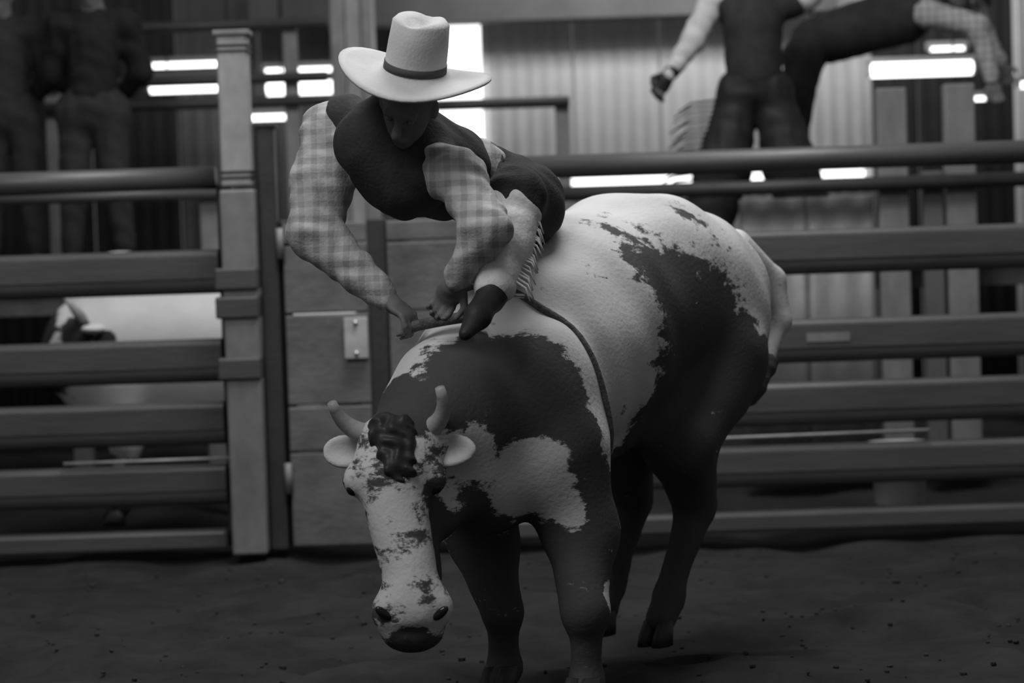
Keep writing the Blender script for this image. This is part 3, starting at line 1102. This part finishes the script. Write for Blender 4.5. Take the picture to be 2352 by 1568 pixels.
# --- the rider
rider = thing('person', W(1190, 540, 7.6), 'bull rider in pale cowboy hat, black vest and checked shirt, bent forward over the bull', 'person')
J = dict(pel=W(1195, 470, 7.62), waist=W(1085, 415, 7.48), chest=W(930, 365, 7.25), neck=W(905, 275, 7.12), head=W(938, 238, 7.0),
         sR=W(762, 302, 7.36), eR=W(722, 535, 7.25), wR=W(893, 690, 7.16), sL=W(1052, 405, 7.04), eL=W(1118, 525, 6.9), wL=W(1048, 642, 6.95),
         hL=W(1180, 460, 7.52), kL=W(1185, 452, 7.12), aL=W(1135, 655, 6.95), hR=W(1165, 490, 7.72), kR=W(1105, 650, 7.8), aR=W(1110, 900, 7.95))
face = Vector((-.3, -.68, -.68))
up_h = Vector((.12, -.5, .85))
hp1, HA = head_prims(J['head'], face, up_h)
P = list(hp1)
P += [cap(J['neck'], J['head'], .056, .05, .03), cap(J['pel'], J['waist'], .12, .11, .05), cap(J['waist'], J['chest'], .11, .12, .05), cap(J['chest'], J['neck'], .1, .06, .05),
      cap(J['sR'], J['sL'], .06, .06, .05)]
for s in 'RL':
    P += [cap(J['s' + s], J['e' + s], .05, .04, .03), cap(J['e' + s], J['w' + s], .04, .027, .02),
          cap(J['h' + s], J['k' + s], .08, .055, .04), cap(J['k' + s], J['a' + s], .052, .036, .03)]
dR = (W(960, 745, 7.1) - J['wR']); dL = (W(1005, 725, 7.02) - J['wL'])
P += [cap(J['wR'], J['wR'] + dR.normalized() * .03, .027, .027, .015)] + hand_prims(J['wR'], dR, (.3, -.2, -.9), 1.0, .8, -1)
P += [cap(J['wL'], J['wL'] + dL.normalized() * .03, .027, .027, .015)] + hand_prims(J['wL'], dL, (-.5, .2, -.8), 1.0, .8, 1)
bd = body('body', P, .006, M['skin'], rider)
add_eyes(J['head'], HA, rider, True)
# shirt: torso and both billowing sleeves
S = [cap(J['waist'], J['chest'], .135, .145, .05), cap(J['sR'], J['sL'], .078, .078, .05), cap(J['chest'], J['neck'], .12, .068, .04),
     cap(J['sR'], lerp(J['sR'], J['eR'], .5), .09, .094, .04), cap(lerp(J['sR'], J['eR'], .5), J['eR'], .094, .08, .04), cap(J['eR'], lerp(J['eR'], J['wR'], .85), .082, .05, .03), cap(lerp(J['eR'], J['wR'], .83), lerp(J['eR'], J['wR'], .95), .042, .04, .01),
     cap(J['sL'], J['eL'], .075, .068, .04), cap(J['eL'], lerp(J['eL'], J['wL'], .85), .066, .046, .03), cap(lerp(J['eL'], J['wL'], .83), lerp(J['eL'], J['wL'], .97), .042, .04, .01)]
body('shirt', S, .007, M['shirt'], rider, folds(.0065, 75))
# vest
up_t = (J['chest'] - J['waist']).normalized()
Vv = [cap(lerp(J['waist'], J['chest'], .45), J['chest'], .152, .165, .05), cap(J['chest'], J['neck'], .15, .095, .06),
      cap(lerp(J['sR'], J['chest'], .22) + Vector((0, 0, .05)), lerp(J['sL'], J['chest'], .3), .082, .08, .06),
      cap(W(860, 330, 7.12), W(930, 420, 7.12), .12, .11, .05),
      neg(cap(J['sR'] + (J['sR'] - J['chest']) * .14, J['eR'], .075, .12, .02)),
      neg(cap(J['sL'] + Vector((.03, -.03, -.02)), J['eL'] + Vector((0, -.05, 0)), .088, .11, .02))]
body('vest', Vv, .007, M['vest'], rider, folds(.003, 60))
# jeans, half chaps, boots
Jn = [cap(J['pel'], J['waist'], .145, .13, .05), cap(J['hL'], J['kL'], .108, .088, .04), cap(J['hR'], J['kR'], .105, .075, .04), cap(J['kR'], J['aR'], .072, .055, .03),
      cap(J['kL'], lerp(J['kL'], J['aL'], .2), .085, .075, .03)]
body('jeans', Jn, .007, M['jeans'], rider, folds(.004, 70))
tube('belt', [J['waist'] + (J['waist'] - J['pel']).normalized() * .0 + (frame(J['waist'] - J['pel'], (0, 0, 1))[0] * math.cos(a) + frame(J['waist'] - J['pel'], (0, 0, 1))[2] * math.sin(a)) * .122 for a in np.linspace(0, 2 * math.pi, 25)], .014, M['boot'], rider, 8)
lg_ = body('legging', [cap(lerp(J['kL'], J['aL'], .18), lerp(J['kL'], J['aL'], .55), .086, .08, .03), cap(lerp(J['kL'], J['aL'], .55), lerp(J['kL'], J['aL'], .98), .08, .066, .03)], .007, M['palechaps'], rider, folds(.005, 60))
bm = bmesh.new()
for i in range(18):
    t = .25 + .7 * i / 17
    p = lerp(J['kL'], J['aL'], t) + Vector((.075, -.02, 0))
    q2 = p + Vector((.02 + .015 * random.random(), .0, -.045 - .03 * random.random()))
    bm_tube(bm, [p - Vector((.02, 0, 0)), lerp(p, q2, .5) + Vector((0, 0, .008)), q2], [.004, .0035, .002], 5)
from_bm('fringe', bm, M['palechaps'], lg_, True)


def boot(a, fwd, parent, mt, up=.17, knee=None):
    f = Vector(fwd).normalized()
    a = Vector(a)
    k = (Vector(knee) - a).normalized() if knee is not None else Vector((0, 0, 1))
    dn = -k
    P_ = [cap(a + k * up, a, .062, .05, .03), cap(a + dn * .03 - f * .01, a + dn * .045 + f * .1, .042, .038, .03), cap(a + dn * .05 + f * .1, a + dn * .056 + f * .19, .037, .02, .02),
          cap(a + dn * .04 - f * .025, a + dn * .075 - f * .025, .036, .032, .015)]
    b_ = body('boot', P_, .007, mt, parent)
    P2 = [cap(a + dn * .082 - f * .03, a + dn * .088 - f * .028, .033, .03, .01), cap(a + dn * .078 + f * .06, a + dn * .082 + f * .18, .032, .02, .01)]
    return b_


bt = boot(J['aL'], (-.38, -.8, -.45), rider, M['boot'], .05, J['kL'])
hs = J['aL'] + Vector((.035, .02, -.03))
spur = tube('spur', [hs + Vector((-.07, -.06, .0)), hs + Vector((-.02, -.055, 0)), hs + Vector((.02, -.02, 0)), hs + Vector((.05, 0, -.005))], .006, M['steel'], bt, 8)
boot(J['aR'], (-.6, -.5, -.3), rider, M['boot'], .12, J['kR'])
cowboy_hat('hat', W(952, 168, 6.98), (-.28, -.9, -.26), (.2, -.2, .95), M['hat'], rider, .225, .215, .02, .165)


# --- helpers and onlookers on the platform
def helper(label, J, cloth, group=None, hand_mt='skin', hat=None, vest=None, trousers='jeans', flare=0.0, fringe=False, vox=.011):
    t = thing('person', (J['pel'].x, J['pel'].y, PZ), label, 'person', group)
    hp_, A = head_prims(J['head'], J['face'], J.get('hup', (0, 0, 1)))
    P = hp_ + [cap(J['neck'], J['head'], .056, .05, .03), cap(J['pel'], J['chest'], .11, .12, .05), cap(J['chest'], J['neck'], .1, .06, .05), cap(J['sR'], J['sL'], .06, .06, .05)]
    for s in 'RL':
        P += [cap(J['s' + s], J['e' + s], .05, .04, .03), cap(J['e' + s], J['w' + s], .04, .027, .02), cap(J['h' + s], J['k' + s], .08, .055, .04), cap(J['k' + s], J['a' + s], .052, .036, .03)]
        dd = (J['w' + s] - J['e' + s])
        P += hand_prims(J['w' + s], dd, (0, -.6, -.3), 1.05, .5, 1 if s == 'L' else -1)
    body('body', P, .0095, M[hand_mt], t)
    add_eyes(J['head'], A, t)
    S = [cap(J['pel'] + (J['chest'] - J['pel']) * .1, J['chest'], .135, .15, .05), cap(J['sR'], J['sL'], .078, .078, .05), cap(J['chest'], J['neck'], .12, .07, .04)]
    for s in 'RL':
        S += [cap(J['s' + s], J['e' + s], .08, .068, .04), cap(J['e' + s], lerp(J['e' + s], J['w' + s], .95), .068, .045, .03)]
    body('shirt', S, vox, M[cloth], t, folds(.006, 60, 1.0))
    if vest:
        body('vest', [cap(J['pel'] + (J['chest'] - J['pel']) * .18, J['chest'], .158, .172, .05), cap(J['chest'], J['neck'], .15, .09, .05), cap(lerp(J['sR'], J['chest'], .25), lerp(J['sL'], J['chest'], .25), .09, .09, .05)], vox, M[vest], t, folds(.003, 50))
    T = [cap(J['hR'], J['hL'], .125, .125, .05), cap(J['pel'], J['pel'] + (J['chest'] - J['pel']) * .2, .14, .13, .05)]
    for s in 'RL':
        T += [cap(J['h' + s], J['k' + s], .105, .08 + flare, .04), cap(J['k' + s], J['a' + s] + Vector((0, 0, .05)), .078 + flare, .062 + flare, .03)]
    tr = body('trousers', T, vox, M[trousers], t, folds(.005, 55, 2.0))
    if fringe:
        bm = bmesh.new()
        for i in range(26):
            tt = i / 25
            p = lerp(J['hR'], J['aR'], .05 + .9 * tt) + Vector((-.1 - flare, -.03, 0))
            L = .13 + .05 * random.random()
            bm_tube(bm, [p + Vector((.13, 0, 0)), p + Vector((-L * .5, 0, -.02)), p + Vector((-L, -.01, -.07))], [.008, .007, .004], 5)
        from_bm('fringe', bm, M[trousers], tr, True)
    for s in 'RL':
        boot(J['a' + s], J.get('toe', (0, -1, 0)), t, M['boot'], .1)
    if hat:
        cowboy_hat('hat', J['head'] + A[2] * .06, J['face'], A[2], M[hat], t)
    return t


def standing(px, Y, lean=0.0, spread=.2, face=(0, -1, -.1)):
    x = W(px, 300, Y).x
    g = Vector((x, Y, PZ))
    J = dict(pel=g + Vector((0, 0, .98)), chest=g + Vector((lean, 0, 1.32)), neck=g + Vector((lean, 0, 1.5)), head=g + Vector((lean, -.02, 1.64)),
             sR=g + Vector((lean - .18, 0, 1.43)), sL=g + Vector((lean + .18, 0, 1.43)), hR=g + Vector((-.09, 0, .93)), hL=g + Vector((.09, 0, .93)),
             kR=g + Vector((-.09 - spread * .5, -.03, .5)), kL=g + Vector((.09 + spread * .5, -.03, .5)), aR=g + Vector((-.09 - spread, 0, .125)), aL=g + Vector((.09 + spread, 0, .125)), face=Vector(face))
    J['eR'] = J['sR'] + Vector((-.07, .08, -.27)); J['wR'] = J['eR'] + Vector((.15, .13, -.14))      # hands clasped behind the back
    J['eL'] = J['sL'] + Vector((.07, .08, -.27)); J['wL'] = J['eL'] + Vector((-.15, .13, -.14))
    return J


# upright helper: dark vest and fringed chaps, pale sleeve, dark glove
HY = 13.55
A_ = standing(1735, HY, 0.0, .2)
A_['sR'] = W(1642, -8, HY); A_['eR'] = W(1590, 95, HY - .04); A_['wR'] = W(1535, 175, HY - .1)
A_['sL'] = W(1850, -8, HY); A_['eL'] = W(1925, -85, HY - .05); A_['wL'] = W(1850, -165, HY - .12)      # hand up at the hat
pa_ = helper('person standing upright on the platform in dark vest and fringed chaps, pale sleeves', A_, 'paleshirt', 'people on the chute platform' if False else None, 'skin', 'darkhat', 'vest', 'chaps', .08, True)
gd = (A_['wR'] - A_['eR'])
body('glove', hand_prims(A_['wR'], gd, (0, -.6, -.3), 1.22, .5, -1) + [cap(A_['wR'] - gd.normalized() * .04, A_['wR'] + gd.normalized() * .02, .048, .036, .02)], .007, M['boot'], pa_)

# bent-over helper
HB = 14.45
Bj = standing(1842, HB, 0.0, .05)
Bj['pel'] = W(1868, 96, HB); Bj['hR'] = W(1845, 130, HB - .09); Bj['hL'] = W(1850, 130, HB + .09)
Bj['kR'] = W(1810, 320, HB - .1); Bj['kL'] = W(1825, 320, HB + .1)
Bj['chest'] = W(2075, 36, HB); Bj['neck'] = W(2150, 5, HB); Bj['head'] = W(2205, -28, HB)
Bj['sR'] = W(2130, 32, HB - .18); Bj['sL'] = W(2130, 15, HB + .18)
Bj['eR'] = W(2245, 60, HB - .24); Bj['wR'] = W(2280, 185, HB - .26)
Bj['eL'] = W(2240, 30, HB + .2); Bj['wL'] = W(2300, 150, HB + .12)
Bj['face'] = Vector((.7, -.2, -.65)); Bj['hup'] = (.6, 0, .8); Bj['toe'] = (1, -.1, 0)
helper('person bent forward over the chute in dark vest with checked sleeves reaching down', Bj, 'shirt', None, 'skin', 'darkhat', 'vest', 'jeans')

# two onlookers in dark clothes behind the left rails
Cj = standing(215, 13.6, .02, .06)
helper('person in dark jacket standing beside the pipe guard rail', Cj, 'darkcloth', None, 'skin', 'darkhat', None, 'jeans')
Dj = standing(20, 13.9, -.02, .05)
helper('person in grey jacket standing behind the dark-jacketed onlooker', Dj, 'greycloth', None, 'skin', 'darkhat', None, 'jeans')
